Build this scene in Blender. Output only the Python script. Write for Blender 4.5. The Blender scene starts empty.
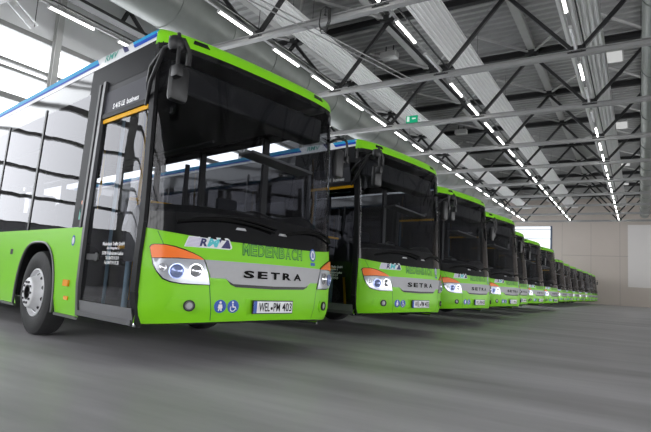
import bpy, bmesh, math, random
from mathutils import Vector, Matrix
from mathutils.geometry import delaunay_2d_cdt
random.seed(7)
SC = bpy.context.scene
COL = SC.collection
PI = math.pi

# ------------------------------------------------------------------ materials
def new_mat(name):
    m = bpy.data.materials.new(name); m.use_nodes = True
    nt = m.node_tree; nt.nodes.clear()
    out = nt.nodes.new('ShaderNodeOutputMaterial')
    return m, nt, out

def pbr(name, col, rough=.5, metal=0., coat=0., noise=0., nscale=8., bump=0., bscale=60., spec=.5, stretch=None):
    m, nt, out = new_mat(name)
    b = nt.nodes.new('ShaderNodeBsdfPrincipled')
    b.inputs['Base Color'].default_value = (*col, 1)
    b.inputs['Roughness'].default_value = rough
    b.inputs['Metallic'].default_value = metal
    b.inputs['Coat Weight'].default_value = coat
    b.inputs['Coat Roughness'].default_value = .04
    b.inputs['Specular IOR Level'].default_value = spec
    nt.links.new(b.outputs[0], out.inputs[0])
    tc = nt.nodes.new('ShaderNodeTexCoord')
    src = tc.outputs['Object']
    if stretch:
        mp = nt.nodes.new('ShaderNodeMapping'); mp.inputs['Scale'].default_value = stretch
        nt.links.new(src, mp.inputs['Vector']); src = mp.outputs[0]
    if noise:
        n = nt.nodes.new('ShaderNodeTexNoise'); n.inputs['Scale'].default_value = nscale; n.inputs['Detail'].default_value = 6
        nt.links.new(src, n.inputs['Vector'])
        mx = nt.nodes.new('ShaderNodeMix'); mx.data_type = 'RGBA'
        mx.inputs['A'].default_value = (*[c * (1 - noise) for c in col], 1)
        mx.inputs['B'].default_value = (*[min(1, c * (1 + noise)) for c in col], 1)
        nt.links.new(n.outputs['Fac'], mx.inputs['Factor'])
        nt.links.new(mx.outputs['Result'], b.inputs['Base Color'])
    if bump:
        n2 = nt.nodes.new('ShaderNodeTexNoise'); n2.inputs['Scale'].default_value = bscale
        nt.links.new(src, n2.inputs['Vector'])
        bp = nt.nodes.new('ShaderNodeBump'); bp.inputs['Strength'].default_value = bump; bp.inputs['Distance'].default_value = .02
        nt.links.new(n2.outputs['Fac'], bp.inputs['Height']); nt.links.new(bp.outputs[0], b.inputs['Normal'])
    return m

def emit(name, col, s, noise=0, nscale=.3):
    m, nt, out = new_mat(name)
    e = nt.nodes.new('ShaderNodeEmission'); e.inputs[0].default_value = (*col, 1); e.inputs[1].default_value = s
    nt.links.new(e.outputs[0], out.inputs[0])
    return m

def glass(name, tint, boost=1.0, rough=.0, ior=1.5, wave=.35):
    m, nt, out = new_mat(name)
    t = nt.nodes.new('ShaderNodeBsdfTransparent'); t.inputs[0].default_value = (*tint, 1)
    g = nt.nodes.new('ShaderNodeBsdfGlossy'); g.inputs['Roughness'].default_value = rough
    g.inputs['Color'].default_value = (.98, .97, 1.0, 1)
    f = nt.nodes.new('ShaderNodeFresnel')
    ge = nt.nodes.new('ShaderNodeNewGeometry'); mi = nt.nodes.new('ShaderNodeMapRange')   # both faces of the pane reflect alike
    mi.inputs['To Min'].default_value = ior; mi.inputs['To Max'].default_value = 1 / ior
    nt.links.new(ge.outputs['Backfacing'], mi.inputs['Value']); nt.links.new(mi.outputs[0], f.inputs[0])
    k = nt.nodes.new('ShaderNodeMath'); k.operation = 'MULTIPLY'; k.use_clamp = True; k.inputs[1].default_value = boost
    tc = nt.nodes.new('ShaderNodeTexCoord')
    n = nt.nodes.new('ShaderNodeTexNoise'); n.inputs['Scale'].default_value = 1.3; n.inputs['Detail'].default_value = 1
    bp = nt.nodes.new('ShaderNodeBump'); bp.inputs['Strength'].default_value = wave; bp.inputs['Distance'].default_value = .012
    nt.links.new(tc.outputs['Object'], n.inputs['Vector']); nt.links.new(n.outputs['Fac'], bp.inputs['Height'])
    nt.links.new(bp.outputs[0], g.inputs['Normal'])
    mx = nt.nodes.new('ShaderNodeMixShader')
    nt.links.new(f.outputs[0], k.inputs[0]); nt.links.new(k.outputs[0], mx.inputs[0])
    nt.links.new(t.outputs[0], mx.inputs[1]); nt.links.new(g.outputs[0], mx.inputs[2])
    nt.links.new(mx.outputs[0], out.inputs[0])
    return m

M = {}
M['green'] = pbr('lime green paint', (.235, .68, .010), .4, coat=.15, spec=.3)
M['green_dark'] = pbr('dark green lettering', (.02, .17, .03), .5)
M['green_letter'] = pbr('mid green lettering', (.17, .55, .02), .45)
M['white'] = pbr('white paint', (.82, .83, .85), .35, coat=.4)
M['cyan'] = pbr('cyan foil', (.02, .36, .66), .5, spec=.15)
M['blue'] = pbr('blue foil', (.01, .07, .52), .5, spec=.15)
M['navy'] = pbr('navy foil', (.02, .02, .12), .4)
M['lavender'] = pbr('lavender foil', (.55, .50, .68), .4)
M['sticker_blue'] = pbr('sticker blue', (.015, .08, .42), .4)
M['black'] = pbr('black gloss', (.006, .006, .007), .08)
M['band'] = pbr('black band with dark reflection', (.012, .012, .014), .4, spec=.05)  # dull black over the door stands in for the dark roof's reflection
M['letter_black'] = pbr('black lettering', (.006, .006, .006), .6, spec=.08)
M['matt_black'] = pbr('matt black plastic', (.012, .012, .013), .45, noise=.3, nscale=20)
M['rubber'] = pbr('tyre rubber', (.022, .022, .023), .7, noise=.35, nscale=14, bump=.15)
M['dark'] = pbr('dark interior lining', (.022, .022, .025), .6)
M['dash'] = pbr('dashboard plastic', (.018, .018, .02), .5, bump=.1, bscale=200)
M['seat'] = pbr('seat fabric', (.02, .022, .03), .85, noise=.4, nscale=30)
M['silver'] = pbr('silver trim', (.42, .42, .435), .5, metal=.1, spec=.3, noise=.04, nscale=30)
M['chrome'] = pbr('chrome', (.75, .76, .8), .12, metal=1)
M['rim'] = pbr('wheel silver', (.74, .74, .76), .4, metal=.1, noise=.1, nscale=20)
M['alu'] = pbr('grey aluminium', (.13, .13, .135), .4, metal=.5)
M['orange'] = pbr('orange indicator lens', (1, .19, .008), .3, coat=.3)
M['amber'] = pbr('amber lamp', (1, .36, .01), .25, coat=.4)
M['lens'] = pbr('headlight lens', (.50, .52, .56), .16, metal=.35)
M['bluelens'] = pbr('bluish projector lens', (.30, .36, .62), .08, metal=.5)
M['yellow'] = pbr('yellow handrail', (.9, .46, .01), .5, spec=.1)
M['ltblue'] = pbr('pale blue pole', (.42, .66, .85), .4)
M['teal'] = pbr('teal foil', (.05, .35, .28), .5)
M['glass'] = glass('windscreen glass', (.44, .45, .47), .6, wave=.06)
M['side_glass'] = glass('tinted side glass', (.22, .22, .24), .75)
M['far_glass'] = glass('light side glass', (.75, .76, .78), 1.2)
M['door_glass'] = glass('door glass', (.50, .51, .53), .75)
M['floor'] = None
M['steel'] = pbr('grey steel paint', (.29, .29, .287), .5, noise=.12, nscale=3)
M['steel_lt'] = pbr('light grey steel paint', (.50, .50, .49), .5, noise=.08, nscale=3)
M['steel_dk'] = pbr('dark grey steel and painted shade', (.018, .018, .019), .5, noise=.2, nscale=4)  # near-black also stands in for the unlit faces of the truss diagonals
M['deck'] = pbr('trapezoid deck sheet', (.38, .38, .375), .5, noise=.1, nscale=1)
M['panel'] = pbr('white radiant panel', (.86, .86, .85), .5, noise=.04, nscale=2)
M['duct'] = pbr('galvanised duct', (.22, .235, .22), .4, metal=.2, noise=.15, nscale=2)
M['wall'] = None
M['wall_grey'] = pbr('grey wall', (.45, .45, .45), .8, noise=.06, nscale=.6)
M['wall_base'] = pbr('dark grey wall base', (.5, .5, .53), .7)
M['wall_lt'] = pbr('light wall cladding', (.80, .80, .81), .7, noise=.05, nscale=1)
M['door_w'] = pbr('white panel', (.74, .71, .69), .6, noise=.03, nscale=.8)
M['pane'] = emit('daylit pane', (.93, .96, 1.0), 2.6)
M['fill_front'] = emit('added front fill pane', (.97, .98, 1.0), 4.5)  # unseen glowing pane added to brighten the bus fronts
M['fill_near'] = emit('added near fill pane', (.97, .98, 1.0), 2.4)  # unseen glowing pane added to brighten the bus side and wheel rim
M['pane_far'] = emit('daylit gate pane', (.90, .96, 1.0), .9)
M['tube'] = emit('fluorescent tube', (1, 1, .97), 9)
M['skylight'] = emit('skylight', (.95, .96, .95), .32)
M['sign_green'] = emit('exit sign green', (.02, .40, .20), .5)
M['sign_white'] = emit('exit sign white', (.75, .95, .85), .5)
M['frame_blue'] = pbr('blue grey gate frame', (.10, .13, .19), .5)
M['cable'] = pbr('black cable', (.01, .01, .01), .6)

def floor_mat():
    m, nt, out = new_mat('polished concrete floor')
    N = nt.nodes; L = nt.links
    b = N.new('ShaderNodeBsdfPrincipled'); L.new(b.outputs[0], out.inputs[0]); b.inputs['Specular IOR Level'].default_value = .25
    tc = N.new('ShaderNodeTexCoord')
    mp = N.new('ShaderNodeMapping'); mp.inputs['Scale'].default_value = (1.1, .16, 1); mp.inputs['Rotation'].default_value = (0, 0, .05)
    L.new(tc.outputs['Object'], mp.inputs[0])
    n1 = N.new('ShaderNodeTexNoise'); n1.inputs['Scale'].default_value = 1.1; n1.inputs['Detail'].default_value = 7; n1.inputs['Roughness'].default_value = .6
    n2 = N.new('ShaderNodeTexNoise'); n2.inputs['Scale'].default_value = 9; n2.inputs['Detail'].default_value = 5
    L.new(mp.outputs[0], n1.inputs['Vector']); L.new(tc.outputs['Object'], n2.inputs['Vector'])
    r = N.new('ShaderNodeValToRGB')
    r.color_ramp.elements[0].position = .33; r.color_ramp.elements[0].color = (.33, .322, .332, 1)
    r.color_ramp.elements[1].position = .70; r.color_ramp.elements[1].color = (.62, .605, .622, 1)
    L.new(n1.outputs['Fac'], r.inputs[0])
    mx = N.new('ShaderNodeMix'); mx.data_type = 'RGBA'; mx.blend_type = 'MULTIPLY'; mx.inputs['Factor'].default_value = .35
    L.new(r.outputs[0], mx.inputs['A']); L.new(n2.outputs['Color'], mx.inputs['B'])
    L.new(r.outputs[0], b.inputs['Base Color'])
    rr = N.new('ShaderNodeMapRange'); rr.inputs['To Min'].default_value = .30; rr.inputs['To Max'].default_value = .5
    L.new(n1.outputs['Fac'], rr.inputs['Value']); L.new(rr.outputs[0], b.inputs['Roughness'])
    bp = N.new('ShaderNodeBump'); bp.inputs['Strength'].default_value = .05; bp.inputs['Distance'].default_value = .02
    L.new(n2.outputs['Fac'], bp.inputs['Height']); L.new(bp.outputs[0], b.inputs['Normal'])
    return m
M['floor'] = floor_mat()
M['wall'] = pbr('warm grey precast wall', (.56, .50, .45), .75, noise=.07, nscale=.35)
M['wall_joint'] = pbr('wall joint', (.40, .36, .33), .8)

# ------------------------------------------------------------------ mesh builder
class MB:
    def __init__(s): s.v = []; s.f = []; s.m = []
    def add(s, vs, fs, mi=0):
        o = len(s.v); s.v += [tuple(p) for p in vs]
        s.f += [tuple(i + o for i in f) for f in fs]; s.m += [mi] * len(fs); return s
    def box(s, x0, x1, y0, y1, z0, z1, mi=0, bev=0.):
        if bev > 0:
            bm = bmesh.new(); bmesh.ops.create_cube(bm, size=1)
            for v in bm.verts: v.co = Vector(((x0 + x1) / 2 + v.co.x * (x1 - x0), (y0 + y1) / 2 + v.co.y * (y1 - y0), (z0 + z1) / 2 + v.co.z * (z1 - z0)))
            bmesh.ops.bevel(bm, geom=bm.edges[:], offset=bev, segments=2, affect='EDGES', profile=.5)
            bm.verts.index_update()
            s.add([v.co[:] for v in bm.verts], [[v.index for v in f.verts] for f in bm.faces], mi); bm.free(); return s
        vs = [(x, y, z) for z in (z0, z1) for y in (y0, y1) for x in (x0, x1)]
        return s.add(vs, [(0, 2, 3, 1), (4, 5, 7, 6), (0, 1, 5, 4), (2, 6, 7, 3), (0, 4, 6, 2), (1, 3, 7, 5)], mi)
    def bar(s, p, q, w, h, mi=0, up=(0, 0, 1)):
        p = Vector(p); q = Vector(q); d = (q - p).normalized(); u = Vector(up)
        if abs(d.dot(u)) > .98: u = Vector((1, 0, 0))
        r = d.cross(u).normalized(); u = r.cross(d)
        vs = [e + r * a * w / 2 + u * b * h / 2 for e in (p, q) for a, b in ((-1, -1), (1, -1), (1, 1), (-1, 1))]
        return s.add(vs, [(0, 3, 2, 1), (4, 5, 6, 7), (0, 1, 5, 4), (1, 2, 6, 5), (2, 3, 7, 6), (3, 0, 4, 7)], mi)
    def tube(s, pts, r, n=8, mi=0, closed=False, rads=None):
        P = [Vector(p) for p in pts]; k = len(P); rings = []; prev = None
        for i in range(k):
            a = P[i - 1] if (i or closed) else P[i]; b = P[(i + 1) % k] if (i < k - 1 or closed) else P[i]
            d = (b - a).normalized()
            if prev is None:
                u = Vector((0, 0, 1)) if abs(d.z) < .9 else Vector((1, 0, 0)); u = (u - d * u.dot(d)).normalized()
            else: u = (prev - d * prev.dot(d)).normalized()
            prev = u; w = d.cross(u); rr = rads[i] if rads else r
            rings.append([P[i] + (u * math.cos(t) + w * math.sin(t)) * rr for t in (2 * PI * j / n for j in range(n))])
        vs = [v for g in rings for v in g]; fs = []
        for i in range(k if closed else k - 1):
            for j in range(n):
                a = i * n + j; b = i * n + (j + 1) % n; c = ((i + 1) % k) * n + (j + 1) % n; d = ((i + 1) % k) * n + j
                fs.append((a, b, c, d))
        if not closed: fs += [tuple(range(n))[::-1], tuple(range((k - 1) * n, k * n))]
        return s.add(vs, fs, mi)
    def lathe(s, prof, c, axis='x', n=40, mi=0, sgn=1):
        # prof: list of (offset along the axis, radius)
        vs = []; fs = []; k = len(prof); c = Vector(c)
        for a, r in prof:
            for j in range(n):
                t = 2 * PI * j / n; p, q = r * math.cos(t), r * math.sin(t)
                vs.append(c + Vector({'x': (a * sgn, p, q), 'y': (p, a * sgn, q), 'z': (p, q, a * sgn)}[axis]))
        for i in range(k - 1):
            for j in range(n):
                fs.append((i * n + j, i * n + (j + 1) % n, (i + 1) * n + (j + 1) % n, (i + 1) * n + j))
        return s.add(vs, fs, mi)
    def build(s, name, mats, parent=None, smooth=False, loc=None):
        me = bpy.data.meshes.new(name); me.from_pydata(s.v, [], s.f)
        if not isinstance(mats, (list, tuple)): mats = [mats]
        for m in mats: me.materials.append(M[m] if isinstance(m, str) else m)
        for p, i in zip(me.polygons, s.m): p.material_index = i
        bm = bmesh.new(); bm.from_mesh(me)
        bmesh.ops.remove_doubles(bm, verts=bm.verts[:], dist=1e-5)
        bmesh.ops.recalc_face_normals(bm, faces=bm.faces[:]); bm.to_mesh(me); bm.free()
        if smooth:
            for p in me.polygons: p.use_smooth = True
            me.set_sharp_from_angle(angle=math.radians(38))
        o = bpy.data.objects.new(name, me); COL.objects.link(o)
        if parent: o.parent = parent
        if loc: o.location = loc
        return o

def tag(o, label=None, cat=None, group=None, kind=None):
    if label: o['label'] = label
    if cat: o['category'] = cat
    if group: o['group'] = group
    if kind: o['kind'] = kind
    return o
def empty(name, loc=(0, 0, 0), rz=0):
    o = bpy.data.objects.new(name, None); COL.objects.link(o); o.location = loc; o.rotation_euler = (0, 0, rz); o.empty_display_size = .3
    return o
def struct(o, label=None):
    o['kind'] = 'structure'
    if label: o['label'] = label
    return o
def copy_tree(o, parent=None):
    c = o.copy(); COL.objects.link(c)
    if parent: c.parent = parent
    for ch in list(o.children): copy_tree(ch, c)
    return c

# ------------------------------------------------------------------ bus skin as a surface
YF = [(.28,-.13),(.36,-.20),(.5,-.23),(.85,-.23),(1.2,-.19),(1.45,-.15),(2.2,-.04),(2.9,.07),(3.04,.10),(3.12,.125),(3.175,.16),(3.205,.22),(3.225,.32),(3.236,.45)]
HW = [(.28,1.24),(.45,1.275),(1.3,1.275),(2.9,1.235),(3.04,1.23),(3.15,1.224),(3.208,1.212),(3.224,1.17),(3.232,1.08),(3.236,.98)]
DK = [(1.3,.52),(2.2,.38),(2.9,.25),(3.236,.20)]; NK = [(1.3,2.2),(2.9,2.6)]
def interp(K, z):
    if z <= K[0][0]: return K[0][1]
    for (a, u), (b, w) in zip(K, K[1:]):
        if z <= b: return u + (w - u) * (z - a) / (b - a)
    return K[-1][1]
_oc = {}
def outline(z):
    k = round(z, 4)
    if k not in _oc:
        hw = interp(HW, z); yf = interp(YF, z); P = []; n = 56; DD = interp(DK, z); NN = interp(NK, z)
        for i in range(n + 1):
            t = i / n * PI / 2
            P.append((hw * math.sin(t) ** (2 / NN), yf + DD * (1 - max(0, math.cos(t)) ** (2 / NN)) if i < n else yf + DD))
        L = [0]
        for p, r in zip(P, P[1:]): L.append(L[-1] + math.hypot(r[0] - p[0], r[1] - p[1]))
        _oc[k] = (P, L, hw, yf)
    return _oc[k]
def sh(a, z):                       # a: distance round the front from its middle, z: height
    P, L, hw, yf = outline(z); DD = interp(DK, z); s = -1 if a < 0 else 1; a = abs(a)
    if a >= L[-1]: return Vector((s * hw, yf + DD + a - L[-1], z))
    lo, hi = 0, len(L) - 1
    while hi - lo > 1:
        m = (lo + hi) // 2
        if L[m] <= a: lo = m
        else: hi = m
    f = (a - L[lo]) / (L[hi] - L[lo])
    return Vector((s * (P[lo][0] + (P[hi][0] - P[lo][0]) * f), P[lo][1] + (P[hi][1] - P[lo][1]) * f, z))
def sd(s):                          # side skin: y along the bus, z height
    def f(y, z):
        hw = interp(HW, z); yf = interp(YF, z); u = (y - yf) / interp(DK, z); NN = interp(NK, z)
        x = hw if u >= 1 else hw * (1 - max(0, 1 - max(u, 0)) ** NN) ** (1 / NN)
        return Vector((s * x, y, z))
    return f
SR, SL = sd(-1), sd(1)
def rise(y): t = min(1, max(0, (y - .55) / 1.6)); return .03 * t * t * (3 - 2 * t)
def up(f):
    return lambda y, z: f(y, z) + Vector((0, 0, rise(y) * min(1, max(0, (z - 3.05) / .1))))
CR, CL = up(SR), up(SL)
def nrm(f, a, z, s=1):
    e = .01
    n = (f(a + e, z) - f(a - e, z)).cross(f(a, z + e) - f(a, z - e)).normalized()
    return n * s
def sgn_of(f): return -1 if f in (SR, CR) else 1

def decal(mb, f, poly, off=.003, thick=.0, step=.12, mi=0):
    """fill an outline given on the skin, raised by off, with a rim going back by thick"""
    sg = sgn_of(f)
    pts = [Vector((p[0], p[1])) for p in poly]; n = len(pts)
    # subdivide the long edges
    out = []
    for i in range(n):
        a, b = pts[i], pts[(i + 1) % n]; k = max(1, int((b - a).length / step))
        out += [a + (b - a) * j / k for j in range(k)]
    m = len(out)
    xs = [p.x for p in out]; zs = [p.y for p in out]; inner = []
    def inside(x, z):
        c = False
        for i in range(m):
            a, b = out[i], out[i - 1]
            if (a.y > z) != (b.y > z) and x < (b.x - a.x) * (z - a.y) / (b.y - a.y) + a.x: c = not c
        return c
    x = min(xs) + step * .5
    while x < max(xs):
        z = min(zs) + step * .5
        while z < max(zs):
            if inside(x, z) and min((Vector((x, z)) - p).length for p in out) > step * .35: inner.append(Vector((x, z)))
            z += step
        x += step
    V, E_, F, *_ = delaunay_2d_cdt(out + inner, [(i, (i + 1) % m) for i in range(m)], [], 1, 1e-6)
    top = [f(v.x, v.y) + nrm(f, v.x, v.y, sg) * off for v in V]
    mb.add(top, F, mi)
    if thick:
        a = [f(v.x, v.y) + nrm(f, v.x, v.y, sg) * off for v in out]; b = [f(v.x, v.y) + nrm(f, v.x, v.y, sg) * (off - thick) for v in out]
        mb.add(a + b, [(i, (i + 1) % m, m + (i + 1) % m, m + i) for i in range(m)], mi)
    return mb
def patch(mb, f, al, zlo, zhi, nz, off=0., mi=0):
    """skin strip over the samples al between zlo(a) and zhi(a)"""
    sg = sgn_of(f); vs = []; fs = []
    for a in al:
        z0, z1 = zlo(a), zhi(a)
        for j in range(nz + 1):
            z = z0 + (z1 - z0) * j / nz; p = f(a, z)
            vs.append(p + nrm(f, a, z, sg) * off if off else p)
    k = nz + 1
    for i in range(len(al) - 1):
        for j in range(nz): fs.append((i * k + j, (i + 1) * k + j, (i + 1) * k + j + 1, i * k + j + 1))
    return mb.add(vs, fs, mi)
def lin(a, b, n): return [a + (b - a) * i / n for i in range(n + 1)]
def circ(cx, cz, r, n=24, rz=None): return [(cx + r * math.cos(2 * PI * i / n), cz + (rz or r) * math.sin(2 * PI * i / n)) for i in range(n)]
def grow(poly, d):
    cx = sum(p[0] for p in poly) / len(poly); cz = sum(p[1] for p in poly) / len(poly); o = []
    for x, z in poly:
        l = math.hypot(x - cx, z - cz); o.append((x + (x - cx) / l * d, z + (z - cz) / l * d))
    return o
def mir(poly): return [(-x, z) for x, z in poly][::-1]

_fc = {}
def text2d(s, bold=0.):
    """flat triangulated lettering -> (verts, faces), unit size box 0..1 wide"""
    if (s, bold) not in _fc:
        cu = bpy.data.curves.new('txt', 'FONT'); cu.body = s; cu.size = 1; cu.offset = bold; cu.resolution_u = 3
        o = bpy.data.objects.new('txt', cu); COL.objects.link(o)
        bpy.context.view_layer.update()
        me = bpy.data.meshes.new_from_object(o.evaluated_get(bpy.context.evaluated_depsgraph_get()))
        v = [(p.co.x, p.co.y) for p in me.vertices]; fc = [tuple(p.vertices) for p in me.polygons]
        bpy.data.objects.remove(o); bpy.data.curves.remove(cu); bpy.data.meshes.remove(me)
        _fc[(s, bold)] = (v, fc)
    return _fc[(s, bold)]
def write(mb, f, s, x0, x1, z0, z1, off=.006, bold=0., mi=0, flip=False, slant=0.):
    v, fc = text2d(s, bold); ax = min(p[0] for p in v); bx = max(p[0] for p in v); az = min(p[1] for p in v); bz = max(p[1] for p in v)
    sg = sgn_of(f); o = []
    for x, z in v:
        u = (x - ax) / (bx - ax); w = (z - az) / (bz - az); u2 = 1 - u if flip else u
        A = x0 + (x1 - x0) * u2 + slant * (w - .5); Z = z0 + (z1 - z0) * w
        o.append(f(A, Z) + nrm(f, A, Z, sg) * off)
    return mb.add(o, fc, mi)

# ------------------------------------------------------------------ the bus
def belt(a): return 1.152 + .075 * min(1, (abs(a) / 1.36)) ** 3
def make_bus():
    root = empty('bus')
    # --- lower green body
    def zlo(a): return .388 - .045 * min(1, abs(a) / 1.3) ** 2
    al = lin(-1.365, 1.45, 60); vs = []; fs = []
    for a in al:
        p = sh(a, zlo(a)); n = nrm(sh, a, zlo(a)); vs += [p, p - n * .03 - Vector((0, 0, .025)), p - n * .3 - Vector((0, 0, .03))]
    for i in range(len(al) - 1):
        for j in range(2): fs.append((i * 3 + j, (i + 1) * 3 + j, (i + 1) * 3 + j + 1, i * 3 + j + 1))
    m = MB(); m.add(vs, fs); m.build('bumper_lip', 'matt_black', root)
    m = MB(); patch(m, sh, lin(-1.365, 1.45, 72), zlo, belt, 12)
    mask = m.build('front_mask', 'green', root, True)
    # sides with wheel arches
    WY = (2.70, 8.80)
    def arch(y):
        z = .29
        for w in WY:
            u = abs(y - w) / .66
            if u < 1: z = max(z, .29 + .80 * (1 - u ** 2.9) ** (1 / 2.4))
        return z
    def ysamp(y0, y1):
        s = {round(v, 3) for v in lin(y0, y1, int((y1 - y0) / .25))}
        for w in WY:
            for i in range(-24, 25):
                s.add(round(w + .66 * math.sin(i / 24 * PI / 2), 4))
            s.add(w - .6605); s.add(w + .6605)
        return sorted(v for v in s if y0 <= v <= y1)
    for f, y0 in ((SR, 1.40), (SL, .28)):
        m = MB(); patch(m, f, ysamp(y0, 12.2), arch, lambda y: 1.245, 6)
        m.build('side_panel', 'green', root, True)
        for w in WY:                                    # black wheel housings with a grey lip
            m = MB(); ys = [w + .655 * math.sin(i / 24 * PI / 2) for i in range(-24, 25)]; sx = -1 if f is SR else 1
            o = []; g = []
            for y in ys:
                z = max(arch(y), .30); o += [(sx * 1.268, y, z), (sx * .72, y, z + .02)]
            for i in range(len(ys) - 1): g.append((2 * i, 2 * i + 2, 2 * i + 3, 2 * i + 1))
            m.add(o, g); k = len(ys)
            m.add([o[2 * i + 1] for i in range(k)] + [(sx * .72, y, .3) for y in ys], [(i, i + 1, k + i + 1, k + i) for i in range(k - 1)])
            wh = m.build('wheel_housing', 'matt_black', root)
            m = MB(); m.tube([(sx * 1.277, w - .66, .29)] + [(sx * 1.277, y, max(.3, arch(y))) for y in ys] + [(sx * 1.277, w + .66, .29)], .016, 6)
            m.build('arch_lip', 'alu', wh, True)
    # lower skirt trim, rear end, underbody
    m = MB()
    for s, y0 in ((-1, 1.42), (1, .3)):
        for a, b in ((y0, WY[0] - .68), (WY[0] + .68, WY[1] - .68), (WY[1] + .68, 12.15)): m.box(min(s * 1.24, s * 1.262), max(s * 1.24, s * 1.262), a, b, .265, .295)
    m.build('skirt_trim', 'alu', root)
    m = MB(); m.box(-1.1, 1.1, .25, 1.86, .33, .40); m.box(-.70, .70, 1.86, 12.1, .30, .40); m.build('underbody', 'matt_black', root)
    m = MB(); m.box(-1.22, 1.22, 12.15, 12.22, .32, 1.3, 0, .02); m.box(-1.2, 1.2, 12.14, 12.21, 1.3, 3.0, 1); m.build('rear_panel', ['green', 'black'], root)
    # --- roof and cant stripes
    m = MB(); zt = 3.236
    rim = [sh(a, zt) for a in lin(-1.45, 1.45, 40)]; ys = lin(.40, 12.2, 24)
    m.add([tuple(p) for p in rim] + [(0, 1.0, 3.20)], [(i, i + 1, len(rim)) for i in range(len(rim) - 1)])
    m.add([CR(y, zt) for y in ys] + [(0, y, zt + rise(y) + .03) for y in ys] + [CL(y, zt) for y in ys], [(i, i + 1, 25 + i + 1, 25 + i) for i in range(24)] + [(25 + i, 25 + i + 1, 50 + i + 1, 50 + i) for i in range(24)])
    zk = [3.08, 3.1, 3.12, 3.14, 3.16, 3.18, 3.195, 3.207, 3.217, 3.225, 3.23, 3.236]
    def cant(f, y0, y1, z0, z1, mi, off=0):
        patch(m, f, lin(y0, y1, 4), lambda y: z0, lambda y: z1, 1, off, mi)
    for f in (CR, CL):
        for z0, z1 in zip([3.085] + zk[1:], zk[1:]): patch(m, f, lin(.36, 12.2, 30), lambda y: z0, lambda y: z1, 1, 0, 0)
    roof = m.build('roof', ['white'], root, True)
    # blue to cyan stripe with a slanted front end and the transport mark behind it
    for f in (CR, CL):
        m = MB()
        decal(m, f, [(.375, 3.12), (.82, 3.12), (.91, 3.205), (.375, 3.205)], .004, 0, .1, 2)
        decal(m, f, [(.375, 3.12), (.82, 3.12), (.865, 3.16), (.375, 3.16)], .006, 0, .1, 0)
        decal(m, f, [(.94, 3.12), (1.04, 3.12), (1.15, 3.205), (1.05, 3.205)], .004, 0, .1, 1)
        decal(m, f, [(1.66, 3.12), (11.9, 3.12), (11.9, 3.205), (1.76, 3.205)], .004, 0, .25, 2)
        decal(m, f, [(1.66, 3.12), (11.9, 3.12), (11.9, 3.14), (1.68, 3.14)], .006, 0, .25, 0)
        m.build('stripe', ['blue', 'navy', 'cyan'], roof)
    m = MB(); write(m, CR, 'RMV', 1.52, 1.22, 3.12, 3.195, .005, .02, 0); m.build('roof_mark', 'teal', roof)
    m = MB(); write(m, CL, 'RMV', 1.22, 1.52, 3.12, 3.195, .005, .02, 0); m.build('roof_mark', 'teal', roof)
    # green cap over the windscreen
    m = MB(); ca = lin(-1.50, 1.50, 64)
    zz = [3.035, 3.06, 3.09, 3.12, 3.145, 3.165, 3.18, 3.193, 3.205, 3.214, 3.221, 3.227, 3.232, 3.236]
    YE = lambda z: interp(YF, z) + interp(DK, z)
    vs = []; fs = []
    for a in ca:
        for z in zz:
            P_, L_, _, _ = outline(z); q = a / 1.50 * (L_[-1] + .37 - YE(z)); p = sh(q, z); vs.append(p + nrm(sh, q, z) * .004)
    k = len(zz)
    for i in range(len(ca) - 1):
        for j in range(k - 1): fs.append((i * k + j, (i + 1) * k + j, (i + 1) * k + j + 1, i * k + j + 1))
    m.add(vs, fs); cap = m.build('roof_cap', 'green', root, True)
    for a in (-.86, .86):
        m = MB(); decal(m, sh, [(a - .09, 3.10), (a + .09, 3.10), (a + .07, 3.145), (a - .07, 3.145)], .012, .02, .1)
        m.build('marker_lamp', 'black', cap)
    # --- glazing
    m = MB(); patch(m, sh, lin(-1.335, 1.335, 64), belt, lambda a: 3.045, 18, 0)
    ws = m.build('windscreen', 'glass', root, True)
    m = MB()
    def ptop(a): return 1.42 - .03 * math.cos(a * 2) - .02
    al = lin(-1.335, 1.335, 56)
    patch(m, sh, al, lambda a: belt(a) - .006, lambda a: 1.40 + .03 * math.cos(min(abs(a), 1.3) * 2.2), 4, .004)
    m.build('lower_frit', 'black', ws, True)
    m = MB()
    patch(m, sh, al, lambda a: 2.97, lambda a: 3.045, 2, .003)
    for s in (-1, 1): patch(m, sh, lin(s * 1.29, s * 1.345, 3), belt, lambda a: 3.045, 14, .004)
    m.build('frit_border', 'black', ws, True)
    # side windows in one flush dark band, with pillars behind
    for f, y0 in ((SR, 1.44), (SL, .30)):
        m = MB(); ys = sorted(lin(y0, 12.16, 20) + ([.36, .44, .52, .62] if f is SL else []))
        patch(m, f, ys, lambda y: 1.245, lambda y: 2.80, 8)
        sg = m.build('side_window', 'side_glass' if f is SR else 'far_glass', root, True)
        m = MB(); s = -1 if f is SR else 1
        for y in [1.52, 3.15, 4.65, 6.15, 7.65, 9.15, 10.65, 12.1]:
            a = f(y, 1.24); b = f(y, 2.86); m.bar(a - Vector((s * .04, 0, 0)), b - Vector((s * .04, 0, 0)), .05, .10)
        m.bar(f(max(y0, 1.5), 1.25) - Vector((s * .03, 0, 0)), f(12.1, 1.25) - Vector((s * .03, 0, 0)), .03, .07)
        m.build('pillars', 'matt_black', sg)
        m = MB(); yb = 1.8 if f is SR else y0; patch(m, f, [yb] + [y for y in ys if y > yb + .02], lambda y: 2.80, lambda y: 3.087, 3); m.build('upper_band', 'black', root, True)
        if f is SR: m = MB(); decal(m, f, [(1.42, 1.25), (1.74, 1.25), (1.76, 2.80), (1.42, 2.80)], .003, 0, .3); patch(m, f, lin(.36, 1.8, 8), lambda y: 2.80, lambda y: 3.087, 3); m.build('door_top_band', 'band', root, True)  # black pillar strip; above the door the dull black holds a dark reflection
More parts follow.
